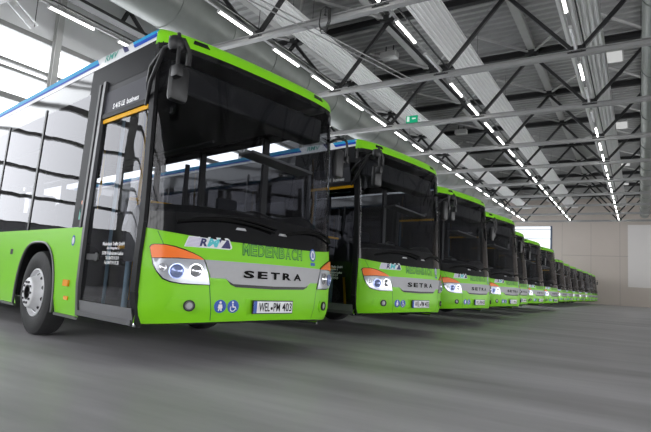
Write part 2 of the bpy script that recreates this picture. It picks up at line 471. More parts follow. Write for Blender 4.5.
        for y in [3.15, 4.65, 6.15, 7.65, 9.15, 10.65]:
            m = MB(); decal(m, f, [(y - .012, 1.25), (y + .012, 1.25), (y + .012, 2.80), (y - .012, 2.80)], .002, 0, .5); m.build('window_joint', 'matt_black', sg)
    # --- entrance door
    dr = None
    def yfront(z): return .17 + .02 * (z - .33) / 2.3 + max(0, (z - 1.3)) * .05
    zs = lin(.325, 2.44, 12)
    m = MB(); vs = []; fs = []
    for z in zs:
        for t in lin(0, 1, 10):
            y = yfront(z) + (1.36 - yfront(z)) * t; vs.append(SR(y, z) + Vector((.012, 0, 0)))
    for i in range(len(zs) - 1):
        for j in range(10): fs.append((i * 11 + j, i * 11 + j + 1, (i + 1) * 11 + j + 1, (i + 1) * 11 + j))
    m.add(vs, fs); dr = m.build('door', 'door_glass', root, True)
    m = MB()
    def post(yc, w, zs, off, dep, mi):
        for z0, z1 in zip(zs, zs[1:]):
            p0 = SR(yc(z0), z0); p1 = SR(yc(z1), z1); c = Vector((off, 0, 0))
            m.bar(p0 + c, p1 + c, w, dep, mi, up=(1, 0, 0))
    zs2 = lin(.31, 2.86, 8)
    post(lambda z: yfront(z) + .03, .09, zs2, -.006, .035, 0)
    post(lambda z: 1.37, .055, zs2, -.010, .035, 1)
    m.bar(SR(.23, .345) + Vector((-.006, 0, 0)), SR(1.37, .345) + Vector((-.006, 0, 0)), .04, .05, 1)
    m.bar(SR(.36, 2.45) + Vector((-.004, 0, 0)), SR(1.37, 2.45) + Vector((-.004, 0, 0)), .03, .05, 0)
    m.build('door_frame', [pbr('black door rubber', (.008, .008, .009), .5, spec=.15), 'alu'], dr)
    m = MB(); decal(m, SR, [(.22, .36), (1.33, .36), (1.33, .475), (.22, .475)], .004, .01, .3); m.build('kick_plate', pbr('brushed grey plate', (.20, .20, .21), .35, metal=.4), dr)
    m = MB(); decal(m, SR, [(.36, 2.375), (1.33, 2.375), (1.33, 2.42), (.36, 2.42)], .002, .01, .3); m.build('yellow_strip', 'yellow', dr)['label'] = 'yellow strip across the top of the door'
    m = MB()
    for i, (t, w) in enumerate((('Medenbach Traffic GmbH', .46), ('Am Ringofen 2', .27), ('35789 Weilmünster-Laubus', .45), ('Tel. 06475 9115 0', .28), ('Fax 06475 9115 20', .30))):
        z = 1.06 - i * .046; write(m, SR, t, .69 + w / 2, .69 - w / 2, z - .016, z + .020, .004, .03)
    m.build('door_lettering', 'white', dr)
    m = MB(); decal(m, SR, circ(1.06, .93, .045, 16), -.002, .01, .05); decal(m, SR, [(1.0, .90), (1.30, .90), (1.30, .96), (1.0, .96)], -.008, .01, .1); m.build('door_handle', 'matt_black', dr)
    m = MB(); m.lathe([(0, .018), (.02, .018), (.025, 0)], SR(.19, .33) + Vector((-.02, 0, 0)), 'x', 12, 0, -1); m.build('door_pin', 'chrome', dr)
    # header over the door with the type lettering
    m = MB(); decal(m, SR, [(.40, 2.475), (1.42, 2.475), (1.42, 2.80), (.47, 2.80)], -.002, .0, .15); hd = m.build('door_header', pbr('door header film', (.02, .02, .024), .4, spec=.1), root)
    m = MB(); decal(m, SR, [(.42, 2.485), (1.42, 2.485), (1.42, 2.73), (.46, 2.73)], .004, .006, .3); m.build('header_panel', pbr('header grey', (.055, .055, .068), .5, spec=.15), hd)
    m = MB(); write(m, SR, 'S 415 LE  business', 1.12, .56, 2.505, 2.565, .008, .03); m.build('type_lettering', 'white', hd)
    # --- front: grille bar, lettering, lamps
    m = MB()
    sil = [(-.79, .955), (0, .957), (.79, .955), (.725, .79), (.575, .79), (.535, .762), (.49, .742), (0, .735), (-.49, .742), (-.535, .762), (-.575, .79), (-.725, .79)]
    decal(m, sh, sil, .012, .012, .09); gp = m.build('grille_panel', 'silver', root, True)
    m = MB(); decal(m, sh, [(-.56, .778), (-.52, .735), (-.46, .712), (0, .703), (.46, .712), (.52, .735), (.56, .778), (.49, .75), (0, .742), (-.49, .75)], .006, 0, .09); m.build('grille_slot', 'matt_black', gp)
    m = MB()
    ww = .112
    for i, ch in enumerate('SETRA'):
        x = -.39 + i * .166; write(m, sh, ch, x, x + .125, .806, .878, .017, .04)
    m.build('grille_lettering', 'letter_black', gp)
    m = MB(); m2 = MB()
    for i, ch in enumerate('MEDENBACH'):
        x = -.40 + i * .0935; write(m, sh, ch, x, x + .083, 1.026, 1.148, .004, .05); write(m2, sh, ch, x + .008, x + .075, 1.037, 1.137, .006, .0)
    m.build('operator_lettering', 'green_dark', mask); m2.build('lettering_fill', 'green_letter', mask)
    # transport association sign: white field, lavender lines, three letters
    sg = MB(); decal(sg, sh, [(-.985, 1.065), (-.545, 1.068), (-.52, 1.08), (-.518, 1.10), (-.545, 1.165), (-.57, 1.178), (-.945, 1.166)], .004, 0, .08)
    sg = sg.build('transport_sign', 'white', root)
    m = MB()
    for i in range(7):
        z = 1.072 + i * .0125; x = -.975 + i * .0055; decal(m, sh, [(x, z), (x + .135, z), (x + .14, z + .008), (x + .004, z + .008)], .006, 0, .1)
    m.build('sign_lines', 'lavender', sg)
    m = MB(); write(m, sh, 'R', -.835, -.765, 1.08, 1.155, .007, .05, slant=.02); m.build('sign_letter', 'navy', sg)
    m = MB(); write(m, sh, 'M', -.76, -.66, 1.08, 1.160, .007, .05, slant=.03); m.build('sign_letter', pbr('turquoise foil', (.08, .55, .60), .4), sg)
    m = MB(); decal(m, sh, [(-.635, 1.078), (-.54, 1.078), (-.535, 1.09), (-.555, 1.16), (-.575, 1.16)], .007, 0, .06); decal(m, sh, [(-.655, 1.16), (-.625, 1.162), (-.648, 1.12)], .007, 0, .06); m.build('sign_letter', 'navy', sg)
    # round badge
    m = MB(); decal(m, sh, circ(.635, 1.105, .062, 24, .072), .004, 0, .06, 0); decal(m, sh, circ(.635, 1.105, .044, 24, .054), .006, 0, .05, 1)
    decal(m, sh, [(.61, 1.075), (.63, 1.075), (.637, 1.135), (.625, 1.135)], .008, 0, .05, 0); decal(m, sh, [(.645, 1.075), (.66, 1.075), (.645, 1.135), (.637, 1.12)], .008, 0, .05, 0)
    decal(m, sh, [(.59, .985), (.68, .985), (.68, 1.02), (.59, 1.02)], .005, 0, .06, 0)
    m.build('round_badge', ['sticker_blue', 'white'], mask)
    # headlights
    lens = [(-1.25, .936), (-1.24, .885), (-1.205, .825), (-1.15, .765), (-1.09, .742), (-.985, .728), (-.735, .726), (-.765, .84), (-.802, .952), (-1.03, .948)]
    ora = [(-1.275, 1.035), (-1.262, 1.054), (-1.235, 1.062), (-1.145, 1.064), (-1.06, 1.05), (-.985, 1.03), (-.90, 1.003), (-.835, .975), (-.802, .952), (-1.03, .956), (-1.255, .942)]
    for side in (-1, 1):
        T = (lambda p: p) if side < 0 else mir
        full = [(-1.25, .936), (-1.24, .885), (-1.205, .825), (-1.15, .765), (-1.09, .742), (-.985, .728), (-.735, .726), (-.765, .84), (-.802, .952), (-.835, .975), (-.90, 1.003), (-.985, 1.03), (-1.06, 1.05), (-1.145, 1.064), (-1.235, 1.062), (-1.262, 1.054), (-1.275, 1.035)]
        m = MB(); decal(m, sh, T(grow(full, .012)), .006, .01, .07); hl = m.build('headlight', 'black', root, True)
        m = MB(); decal(m, sh, T(lens), .016, .012, .06); m.build('lens', 'lens', hl, True)
        m = MB(); decal(m, sh, T(ora), .018, .014, .06); m.build('indicator', 'orange', hl, True)['label'] = 'orange indicator along the top of the headlight'
        for (cx, cz, r, mt) in ((-1.04, .835, .062, 'bluelens'), (-.875, .845, .058, 'chrome'), (-1.16, .86, .032, 'chrome')):
            x = cx if side < 0 else -cx; m = MB(); p = sh(x, cz); n = nrm(sh, x, cz); q = n.to_track_quat('Z', 'Y')
            b = MB(); b.lathe([(0, r * 1.15), (.012, r * 1.15), (.012, r), (.002, r * .82), (.006, r * .45), (.014, r * .3), (.017, 0)], (0, 0, 0), 'z', 24)
            b.v = [tuple(p + n * .015 + q @ Vector(v)) for v in b.v]; b.build('reflector', mt, hl, True)
        # fog lamp in its scoop
        m = MB(); decal(m, sh, T([(-1.11, .50), (-1.06, .592), (-.825, .590), (-.80, .50), (-.86, .455), (-.95, .455)]), .010, .014, .06); sc_ = m.build('fog_scoop', 'green', root, True)
        x = -.905 * (-side); x = -.905 if side < 0 else .905
        p = sh(x, .527); n = nrm(sh, x, .527); q = n.to_track_quat('Z', 'Y')
        b = MB(); b.lathe([(0, .052), (.02, .052), (.022, .044), (.012, .040), (.012, .030), (.02, .022), (.022, 0)], (0, 0, 0), 'z', 24)
        b.m = [0 if i < 24 * 3 else (1 if i < 24 * 4 else 2) for i in range(len(b.m))]
        b.v = [tuple(p + n * .008 + q @ Vector(v)) for v in b.v]; b.build('fog_lamp', ['matt_black', 'alu', 'silver'], sc_, True)
        m = MB(); decal(m, sh, T([(-.735, .722), (-.727, .722), (-.676, .392), (-.684, .392)]), .002, 0, .1); m.build('panel_seam', 'green_dark', mask)
        m = MB(); decal(m, sh, T([(-1.165, 1.07), (-1.159, 1.07), (-1.215, 1.19), (-1.222, 1.19)]), .002, 0, .1); m.build('panel_seam', 'green_dark', mask)
    # pictogram stickers
    m = MB(); decal(m, sh, circ(-.607, .527, .062, 28), .004, 0, .06, 0)
    decal(m, sh, circ(-.607, .562, .012, 12), .006, 0, .05, 1)
    decal(m, sh, [(-.625, .545), (-.589, .545), (-.583, .51), (-.592, .508), (-.593, .525), (-.588, .485), (-.600, .485), (-.607, .51), (-.614, .485), (-.626, .485), (-.621, .525), (-.622, .508), (-.631, .51)], .006, 0, .05, 1)
    m.build('pictogram', ['sticker_blue', 'white'], mask)['label'] = 'round blue sticker with a white walking figure'
    m = MB(); decal(m, sh, circ(-.47, .527, .062, 28), .004, 0, .06, 0)
    decal(m, sh, circ(-.478, .566, .010, 12), .006, 0, .05, 1)
    decal(m, sh, [(-.485, .552), (-.472, .552), (-.468, .527), (-.446, .527), (-.434, .500), (-.443, .497), (-.452, .517), (-.478, .517)], .006, 0, .05, 1)
    ring = [(-.475 + .030 * math.cos(t), .508 + .030 * math.sin(t)) for t in lin(PI * .75, PI * 1.95, 12)] + [(-.475 + .021 * math.cos(t), .508 + .021 * math.sin(t)) for t in lin(PI * 1.95, PI * .75, 12)]
    decal(m, sh, ring, .006, 0, .05, 1); m.build('pictogram', ['sticker_blue', 'white'], mask)['label'] = 'round blue sticker with a white wheelchair'
    # number plate on a raised mount
    m = MB(); decal(m, sh, [(-.30, .44), (.30, .44), (.335, .60), (.29, .612), (-.29, .612), (-.335, .60)], .006, .006, .1); mt = m.build('plate_mount', 'green', root, True)
    m = MB(); m.box(-.272, .272, -.258, -.250, .457, .592, 0); m.box(-.262, .262, -.262, -.257, .467, .582, 1); m.box(-.262, -.222, -.264, -.257, .467, .582, 2); pl = m.build('number_plate', ['matt_black', 'white', 'sticker_blue'], root)
    flat = lambda a, z: Vector((a, -.263, z))
    m = MB(); write(m, flat, 'WEL', -.195, -.055, .482, .568, .003, .01); write(m, flat, 'PM', -.005, .085, .482, .568, .003, .01); write(m, flat, '403', .115, .25, .482, .568, .003, .01)
    decal(m, flat, circ(-.03, .512, .015, 12), .003); m.build('plate_lettering', 'black', pl)
    # sensors / small bright marks on the black panel
    for x in (-.42, .12):
        m = MB(); decal(m, sh, [(x - .06, 1.272), (x + .06, 1.272), (x + .045, 1.295), (x - .045, 1.295)], .012, .008, .05); m.build('washer_cover', 'silver', ws)
    # wipers
    for x0, x1 in ((-1.05, -.02), (.15, 1.10)):
        m = MB(); P_ = [sh(x0 + (x1 - x0) * t, 1.29 + .06 * math.sin(t * PI)) + nrm(sh, x0 + (x1 - x0) * t, 1.31) * (.035) for t in lin(0, 1, 10)]
        m.tube(P_, .013, 6); P_ = [sh(x0 + .15 + (x1 - x0 - .1) * t, 1.33 + .05 * math.sin(t * PI)) + nrm(sh, x0 + .15, 1.42) * .022 for t in lin(0, 1, 10)]
        m.tube(P_, .010, 6); m.build('wiper', 'letter_black', root, True)
    # side marker lamps and sticker on the entrance side
    m = MB(); decal(m, SR, [(1.63, .60), (1.77, .60), (1.77, .67), (1.63, .67)], .02, .02, .1); m.build('side_marker', 'amber', root)
    m = MB(); decal(m, SR, [(1.62, .455), (1.72, .455), (1.72, .495), (1.62, .495)], .012, .012, .1); m.build('reflector_lamp', 'amber', root)
    m = MB(); decal(m, SR, circ(1.66, 1.10, .045, 20, .06), .003, 0, .05, 0); decal(m, SR, circ(1.66, 1.10, .03, 16, .04), .005, 0, .05, 1); m.build('side_sticker', ['sticker_blue', 'white'], root)
    m = MB(); decal(m, SR, [(1.50, 1.33), (1.60, 1.33), (1.60, 1.45), (1.50, 1.45)], .003, 0, .1, 0); decal(m, SR, circ(1.55, 1.52, .025, 14), .004, 0, .05, 1); m.build('notice_sticker', ['teal', 'orange'], root)
    m = MB(); decal(m, SR, [(3.62, .93), (3.72, .93), (3.72, 1.0), (3.62, 1.0)], .003, .0, .1); m.build('filler_flap_lock', 'matt_black', root)
    # --- mirrors
    def mirror(s):
        mm = empty('mirror'); mm.parent = root
        a = MB()
        yb = .0
        j = Vector((s * 1.29, -.13, 2.88))
        for z, yo in ((2.66, .42), (2.42, .40)):
            a.tube([Vector((s * 1.245, yo, z)), Vector((s * 1.33, yo - .20, z + (2.88 - z) * .35)), Vector((s * 1.33, .0, 2.86)), j], .02, 8)
        a.tube([j + Vector((s * .06, .02, .03)), j + Vector((-s * .06, -.02, .05)), j + Vector((-s * .12, -.03, -.05)), j + Vector((-s * .12, -.03, -.18))], .028, 8)
        a.tube([j + Vector((0, -.03, .09)), j + Vector((0, -.05, .0)), j + Vector((s * .0, -.06, -.30))], .018, 8)
        a.box(j.x - .035, j.x + .035, j.y - .11, j.y - .01, j.z - .33, j.z - .22, 0, .012)
        a.lathe([(-.07, .0), (-.07, .05), (-.04, .07), (.03, .07), (.06, .05), (.06, 0)], j + Vector((0, 0, .0)), 'z', 14)
        a.build('mirror_arm', 'matt_black', mm, True)
        b = MB(); b.box(s * 1.21 - .095, s * 1.21 + .095, -.14, -.04, 2.36, 2.70, 0, .045); b.build('mirror_housing', 'matt_black', mm, True)
        b = MB(); b.box(s * 1.21 - .06, s * 1.21 + .06, -.04, -.034, 2.41, 2.63); b.build('mirror_glass', 'chrome', mm)
        return mm
    mirror(-1)
    # the mirror on the driver side hangs from a looped arm
    mm = empty('mirror'); mm.parent = root
    a = MB(); a.tube([(1.17, .26, 2.62), (1.18, .10, 2.66), (1.21, .0, 2.66), (1.275, .0, 2.64), (1.29, .0, 2.58), (1.29, .0, 2.42), (1.27, .0, 2.37), (1.18, .0, 2.36)], .017, 8)
    a.box(1.265, 1.315, -.03, .03, 2.36, 2.45, 0, .01); a.build('mirror_arm', 'matt_black', mm, True)
    b = MB(); b.box(1.06, 1.21, -.05, .05, 2.13, 2.50, 0, .04); b.build('mirror_housing', 'matt_black', mm, True)
    b = MB(); b.box(1.08, 1.19, .05, .056, 2.17, 2.46); b.build('mirror_glass', 'chrome', mm)
    # --- wheels
    def wheel(y, s):
        w = empty('wheel', (s * 1.265, y, .475)); w.parent = root
        t = MB(); t.lathe([(-.26, .30), (-.27, .37), (-.265, .44), (-.24, .492), (-.20, .509), (-.06, .51), (-.02, .496), (-.002, .455), (.0, .385), (-.012, .305), (-.03, .285)], (0, 0, 0), 'x', 56, 0, s); t.build('tyre', 'rubber', w, True)
        r = MB(); r.lathe([(-.03, .292), (-.012, .290), (-.008, .278), (-.03, .272), (-.055, .262), (-.06, .245), (-.02, .205), (.05, .182), (.062, .176), (.07, .165), (.07, .085)], (0, 0, 0), 'x', 56, 0, s)
        for i in range(10):
            q = 2 * PI * (i + .5) / 10; c = Vector((0, .218 * math.cos(q), .218 * math.sin(q)))
            rd = Vector((0, math.cos(q), math.sin(q))); tg = Vector((0, -math.sin(q), math.cos(q))); nn = Vector((s * .75, rd.y * .66, rd.z * .66)).normalized(); rad = tg.cross(nn)
            base = c + Vector((s * -.033, 0, 0)) + nn * .004
            r.add([base + tg * .026 * math.cos(u) + rad * .022 * math.sin(u) for u in lin(0, 2 * PI, 14)[:-1]], [tuple(range(14))], 1)
        rm = r.build('wheel_rim', ['rim', 'matt_black'], w, True)
        h = MB(); h.lathe([(.069, .088), (.076, .086), (.074, .076), (.0, .07), (-.01, 0)], (0, 0, 0), 'x', 32, 0, s); h.build('hub', 'matt_black', w, True)
        for i in range(10):
            q = 2 * PI * i / 10; n = MB(); n.lathe([(.068, .016), (.088, .015), (.090, 0)], (0, .128 * math.cos(q), .128 * math.sin(q)), 'x', 6, 0, s)
            if s < 0: n.build('wheel_nut', 'alu', w)
    for y in WY:
        for s in (-1, 1): wheel(y, s)
    # --- interior
    m = MB(); m.box(-1.19, 1.19, .15, 12.1, .40, .43); m.build('cabin_floor', 'dark', root)
    m = MB()
    for f, y0 in ((SR, 1.5), (SL, .5)):
        s = -1 if f is SR else 1
        m.box(min(s * 1.19, s * 1.215), max(s * 1.19, s * 1.215), y0, 12.1, 1.12, 1.25)
        for a, b in ((y0, WY[0] - .7), (WY[0] + .7, WY[1] - .7), (WY[1] + .7, 12.1)): m.box(min(s * 1.19, s * 1.215), max(s * 1.19, s * 1.215), a, b, .4, 1.12)
    m.box(-1.16, 1.16, .45, 12.1, 2.93, 2.97)
    m.box(-1.1, 1.1, .30, .62, 2.62, 2.93, 0, .03)
    m.build('cabin_lining', 'dark', root)
    m = MB(); al = lin(-1.15, 1.15, 30); vs = []; fs = []
    for x in al:
        hump = .10 * math.exp(-((x - .62) / .34) ** 2) + .03 * math.exp(-((x + .6) / .5) ** 2)
        yb = sh(x * 1.1, 1.3).y + .07
        prof = [(yb, .9), (yb, 1.40 + hump * .3), (yb + .10, 1.455 + hump), (yb + .35, 1.45 + hump), (yb + .50, 1.33 + hump), (yb + .52, .9)]
        vs += [(x, y, z) for y, z in prof]
    for i in range(len(al) - 1):
        for j in range(5): fs.append((i * 6 + j, (i + 1) * 6 + j, (i + 1) * 6 + j + 1, i * 6 + j + 1))
    m.add(vs, fs); m.add([vs[j] for j in range(6)], [tuple(range(6))]); m.add([vs[-6 + j] for j in range(6)], [tuple(range(6))])
    m.build('dashboard', 'dash', root, True)
    m = MB(); m.tube([Vector((.62 + .24 * math.cos(t), .78 + .24 * math.sin(t) * .55, 1.52 + .24 * math.sin(t) * .55)) for t in lin(0, 2 * PI, 24)[:-1]], .018, 8, 0, True)
    m.tube([(.62, .78, 1.52), (.62, .66, 1.34)], .04, 8)
    for q in (0, 2.1, 4.2): m.tube([(.62, .78, 1.52), (.62 + .23 * math.cos(q), .78 + .13 * math.sin(q), 1.52 + .13 * math.sin(q))], .014, 6)
    m.build('steering_wheel', 'matt_black', root, True)
    def seat_mesh(name, x, y, z, w, mat, head):
        m = MB(); m.box(x - w / 2, x + w / 2, y, y + .44, z, z + .12, 0, .04); m.box(x - w / 2, x + w / 2, y + .36, y + .48, z + .05, z + .75, 0, .05)
        if head: m.box(x - w * .32, x + w * .32, y + .38, y + .47, z + .74, z + .95, 0, .04)
        m.box(x - .12, x + .12, y + .1, y + .35, .43, z, 0); return m.build(name, mat, root, True)
    seat_mesh('driver_seat', .62, 1.15, .92, .52, 'seat', True)
    m = MB(); m.box(.15, .20, 1.9, 1.94, .43, 2.3, 0); m.box(.2, 1.18, 1.9, 1.93, .43, 1.75, 0); m.box(.12, .17, .75, 1.9, .43, 1.45, 0); m.build('driver_partition', 'dark', root)
    m = MB(); m.box(.02, .30, .55, .78, 1.42, 1.58, 0, .02); m.box(.05, .27, .772, .79, 1.45, 1.56, 1); m.build('ticket_machine', ['alu', 'silver'], root)
    for y in (2.3, 3.3, 4.3, 5.4, 6.5, 7.6):
        for x in (-.93, -.48, .48, .93): seat_mesh('passenger_seat', x, y, .85, .42, 'seat', y < 4)
    m = MB(); m.tube([(-.98, .95, .42), (-.98, .95, 1.02)], .03, 10); m.tube([(-.95, 1.5, .42), (-.95, 1.5, 2.9)], .02, 8); m.build('pole', 'ltblue', root, True)
    m = MB(); m.tube([(-1.05, .55, .44), (-1.05, .62, .95), (-1.05, .75, 1.05), (-1.05, 1.05, 1.05)], .02, 8)
    m.tube([(-.35, 2.15, .43), (-.35, 2.15, 2.93)], .02, 8); m.tube([(.30, 4.9, .43), (.30, 4.9, 2.93)], .02, 8); m.tube([(-.75, 1.55, 1.65), (-.2, 1.55, 1.65)], .02, 8); m.build('handrail', 'yellow', root, True)
    m = MB(); m.bar((.15, .62, 2.30), (1.10, .55, 2.22), .30, .03, 0); m.build('grey_slab', 'steel', root)  # tilted grey slab high behind the windscreen on the driver side
    m = MB(); m.tube([(-.6, 2, 2.75), (-.6, 11, 2.75)], .018, 6); m.tube([(.6, 2, 2.75), (.6, 11, 2.75)], .018, 6); m.build('ceiling_rail', 'alu', root, True)
    return root

H = math.radians(10.296394795)
spots = [(0, 0), (4.0, -.03), (8.03, .06), (11.9, .08), (15.83, .52), (19.75, .52), (23.62, .43), (33.0, 1.08), (37.4, 1.15), (41.6, 1.08), (45.9, .98), (49.9, .80), (54.0, .75), (58.0, .74)]
ordn = ['first', 'second', 'third', 'fourth', 'fifth', 'sixth', 'seventh', 'eighth', 'ninth', 'tenth', 'eleventh', 'twelfth', 'thirteenth', 'fourteenth']
labels = ['lime green and black city bus nearest the camera, its door side and front wheel showing',
 'second green city bus from the camera, directly beside the nearest one',
 'third green city bus from the camera in the parked row',
 'fourth green city bus from the camera, last before the set-back ones',
 'fifth green city bus from the camera, mostly hidden behind the fourth',
 'sixth green city bus from the camera, in front of the bright far gate',
 'seventh green city bus from the camera, last one before the gap in the row',
 'eighth green city bus from the camera, first one beyond the gap in the row',
 'second green city bus beyond the gap in the row', 'third green city bus beyond the gap in the row',
 'fourth green city bus beyond the gap in the row', 'third green city bus from the far end of the row',
 'second to last green city bus at the far end of the row', 'last green city bus of the row, closest to the far wall']
bus0 = make_bus()
for i, (x, y) in enumerate(spots):
    b = bus0 if i == 0 else copy_tree(bus0)
    b.location = (x + 1.275 * math.cos(H), y - 1.275 * math.sin(H), 0); b.rotation_euler = (0, 0, -H)
    tag(b, labels[i], 'bus', 'row of green city buses parked in the hall')

# ------------------------------------------------------------------ the hall
X0, X1, Y0, Y1, ZR = -18, 63.5, -24, 16, 12.55
m = MB(); m.box(X0, X1, Y0, Y1 + .5, -.235, -.035); struct(m.build('floor', 'floor'), 'smooth grey concrete hall floor')
# corrugated roof deck, ribs across the hall
m = MB(); x = X0; vs = []; p = .42
prof = []
while x < X1 + .3:
    prof += [(x, ZR), (x + .15, ZR), (x + .21, ZR + .11), (x + .36, ZR + .11)]; x += p
vs = [(a, y, z) for a, z in prof for y in (Y0, Y1)]
m.add(vs, [(2 * i, 2 * i + 2, 2 * i + 3, 2 * i + 1) for i in range(len(prof) - 1)]); m.box(X0, X1 + .3, Y0, Y1, ZR + .13, ZR + .2)
struct(m.build('ceiling', 'deck'), 'corrugated grey steel roof deck')
# far wall with joints
m = MB(); T = .4
gy0, gy1, gz0, gz1 = 5.55, 15.2, .2, 9.25
m.box(X1, X1 + T, Y0, gy0, -.035, ZR + .2); m.box(X1, X1 + T, gy0, gy1, gz1, ZR + .2); m.box(X1, X1 + T, gy0, gy1, -.035, gz0); m.box(X1, X1 + T, gy1, Y1 + .5, -.035, ZR + .2)
for y in (1.19, -1.86, 4.4): m.box(X1 - .006, X1, y - .025, y + .025, -.035, 9.6, 1)
m.box(X1 - .006, X1, -2.67, 4.4, 5.62, 5.68, 1)
struct(m.build('wall_far', ['wall', 'wall_joint']), 'warm grey far wall')
m = MB(); m.box(X1 - .05, X1 - .012, -8.7, -2.67, 2.14, 9.34, 0); struct(m.build('door_1', 'door_w'), 'large white panel on the far wall')
# bright gate
g = empty('window_1', (X1, (gy0 + gy1) / 2, gz0)); struct(g, 'bright glazed gate in the far wall')
inv = lambda: None
m = MB(); o = Vector(g.location)
def rel(mb): mb.v = [tuple(Vector(v) - o) for v in mb.v]; return mb
m.box(X1 + .18, X1 + .2, gy0, gy1, gz0, gz1); rel(m).build('pane', 'pane_far', g)
m = MB(); m.box(X1 - .06, X1 + .15, gy0, gy0 + .22, gz0, gz1); m.box(X1 - .06, X1 + .15, gy1 - .2, gy1, gz0, gz1); m.box(X1, X1 + .15, gy0, gy1, gz1 - .05, gz1)
for z in (8.8, 7.6): m.box(X1 + .05, X1 + .15, gy0, gy1, z, z + .07)
for z in (1.4, 2.6, 3.8, 5.0, 6.2): m.box(X1 + .05, X1 + .15, gy0, gy1, z, z + .06)
rel(m).build('window_frame', 'frame_blue', g)
# back wall: long glazing behind the bus tails
m = MB(); m.box(X0, X1, Y1, Y1 + .4, -.035, 2.3, 1); m.box(X0, X1, Y1, Y1 + .4, 9.46, ZR + .2); struct(m.build('wall_back', ['wall_lt', 'wall_base']), 'pale wall above the long window band')
m = MB(); m.box(X0, X1, Y1 + .25, Y1 + .27, 2.3, 9.46)
g = struct(m.build('window_2', 'pane'), 'long bright window band behind the buses')
m = MB()
for z, h in ((9.36, .20), (8.10, .12), (7.82, .12), (6.80, .22), (5.55, .12), (4.3, .12), (3.3, .12), (2.3, .12)): m.box(X0, X1, Y1 + .02, Y1 + .22, z - h / 2, z + h / 2)
m.build('window_frame', 'steel', g)
m = MB(); x = 7.25 - 5.5 * 4
while x < X1: m.box(x - .06, x + .06, Y1 + .0, Y1 + .22, 2.3, 9.46); x += 5.5
m.build('mullions', 'steel_lt', g)
x = 7.25 - 5.5 * 4
while x < X1:
    m = MB(); m.box(-.11, .11, -.02, 0, -.035, 12.4); m.box(-.11, .11, -.26, -.24, -.035, 12.4); m.box(-.012, .012, -.24, -.02, -.035, 12.4)
    c = struct(m.build('column', 'steel_lt'), 'grey steel wall column'); c.location = (x, Y1 - .03, 0); x += 5.5
# front and near walls (outside the picture, they close the hall); their glowing windows are added fill
m = MB(); m.box(X0, X1, Y0 - .4, Y0, -.035, .4); m.box(X0, X1, Y0 - .4, Y0, 4.4, ZR + .2); struct(m.build('wall_front', 'wall_grey'))
m = MB(); m.box(X0, X1, Y0 - .27, Y0 - .25, .4, 4.4); g = struct(m.build('front_fill_window', 'fill_front'))
m = MB(); x = X0 + 1
while x < X1: m.box(x - .08, x + .08, Y0 - .22, Y0, .4, 4.4); x += 2.75
for z in (.45, 1.7, 3.0, 4.35): m.box(X0, X1, Y0 - .22, Y0, z - .06, z + .06)
m.build('window_frame', 'steel', g)
m = MB(); m.box(X0 - .4, X0, Y0, Y1 + .5, -.035, 2); m.box(X0 - .4, X0, Y0, Y1 + .5, 9, ZR + .2); m.box(X0 - .4, X0, Y0, -12, 2, 9); struct(m.build('wall_near', 'wall_grey'))
m = MB(); m.box(X0 - .27, X0 - .25, -12, Y1, 2, 9); g = struct(m.build('near_fill_window', 'fill_near')); m = MB()
for y in lin(-12, Y1, 10): m.box(X0 - .22, X0, y - .08, y + .08, 2, 9)
for z in (2.05, 3.8, 5.5, 7.2, 8.95): m.box(X0 - .22, X0, -12, Y1, z - .06, z + .06)
m.build('window_frame', 'steel', g)

# roof trusses across the hall
ZB, ZT = 9.3, 12.22
def ibeam(m, p, q, w, h, t, mi=0):
    p = Vector(p); q = Vector(q); u = Vector((0, 0, 1))
    m.bar(p + u * (h / 2 - t / 2), q + u * (h / 2 - t / 2), w, t, mi); m.bar(p - u * (h / 2 - t / 2), q - u * (h / 2 - t / 2), w, t, mi); m.bar(p, q, t, h - 2 * t, mi)
def make_truss():
    r = empty('roof_truss')
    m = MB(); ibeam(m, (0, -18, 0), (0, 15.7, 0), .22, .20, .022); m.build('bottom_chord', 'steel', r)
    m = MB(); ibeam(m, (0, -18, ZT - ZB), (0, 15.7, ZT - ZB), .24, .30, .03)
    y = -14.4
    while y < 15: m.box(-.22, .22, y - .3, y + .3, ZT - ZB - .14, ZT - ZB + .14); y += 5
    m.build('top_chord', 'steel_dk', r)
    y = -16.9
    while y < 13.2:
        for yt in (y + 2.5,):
            m = MB(); m.bar((0, y + .12, .1), (0, yt, ZT - ZB - .12), .13, .13, 0); m.build('diagonal', 'steel_dk', r)  # shade of the unlit diagonal faces is put into their colour
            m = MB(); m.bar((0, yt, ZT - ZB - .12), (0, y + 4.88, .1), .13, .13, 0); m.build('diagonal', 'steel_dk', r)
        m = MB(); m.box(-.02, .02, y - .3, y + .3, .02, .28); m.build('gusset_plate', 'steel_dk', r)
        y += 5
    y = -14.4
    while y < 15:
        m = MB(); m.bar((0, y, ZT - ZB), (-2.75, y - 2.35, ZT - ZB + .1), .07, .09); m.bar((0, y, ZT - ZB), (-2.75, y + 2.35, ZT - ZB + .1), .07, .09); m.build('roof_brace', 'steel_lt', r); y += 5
    return r
tr0 = make_truss(); k = 0; x = 4.45
while x < 62:
    t = tr0 if k == 0 else copy_tree(tr0)
    t.location = (x, 0, ZB); struct(t, 'grey lattice roof truss across the hall'); k += 1; x += 5.5
# purlin beams along the hall
for y in (-14.4, -9.4, -4.4, .6, 5.95, 10.6):
    m = MB(); ibeam(m, (X0, 0, 0), (X1, 0, 0), .34, .26, .02); o = struct(m.build('roof_beam', 'steel_lt'), 'light grey roof beam under the deck'); o.location = (0, y, 12.42)
# thin wind bracing rods
m = MB(); k = 0; x = 4.45
while x < 56:
    for y in (-4.4, .6, 5.6): m.bar((x, y, 12.3), (x + 5.5, y + 5, 12.3), .025, .025)
    x += 5.5
struct(m.build('trim_1', 'steel'), 'thin wind bracing rods under the roof deck')

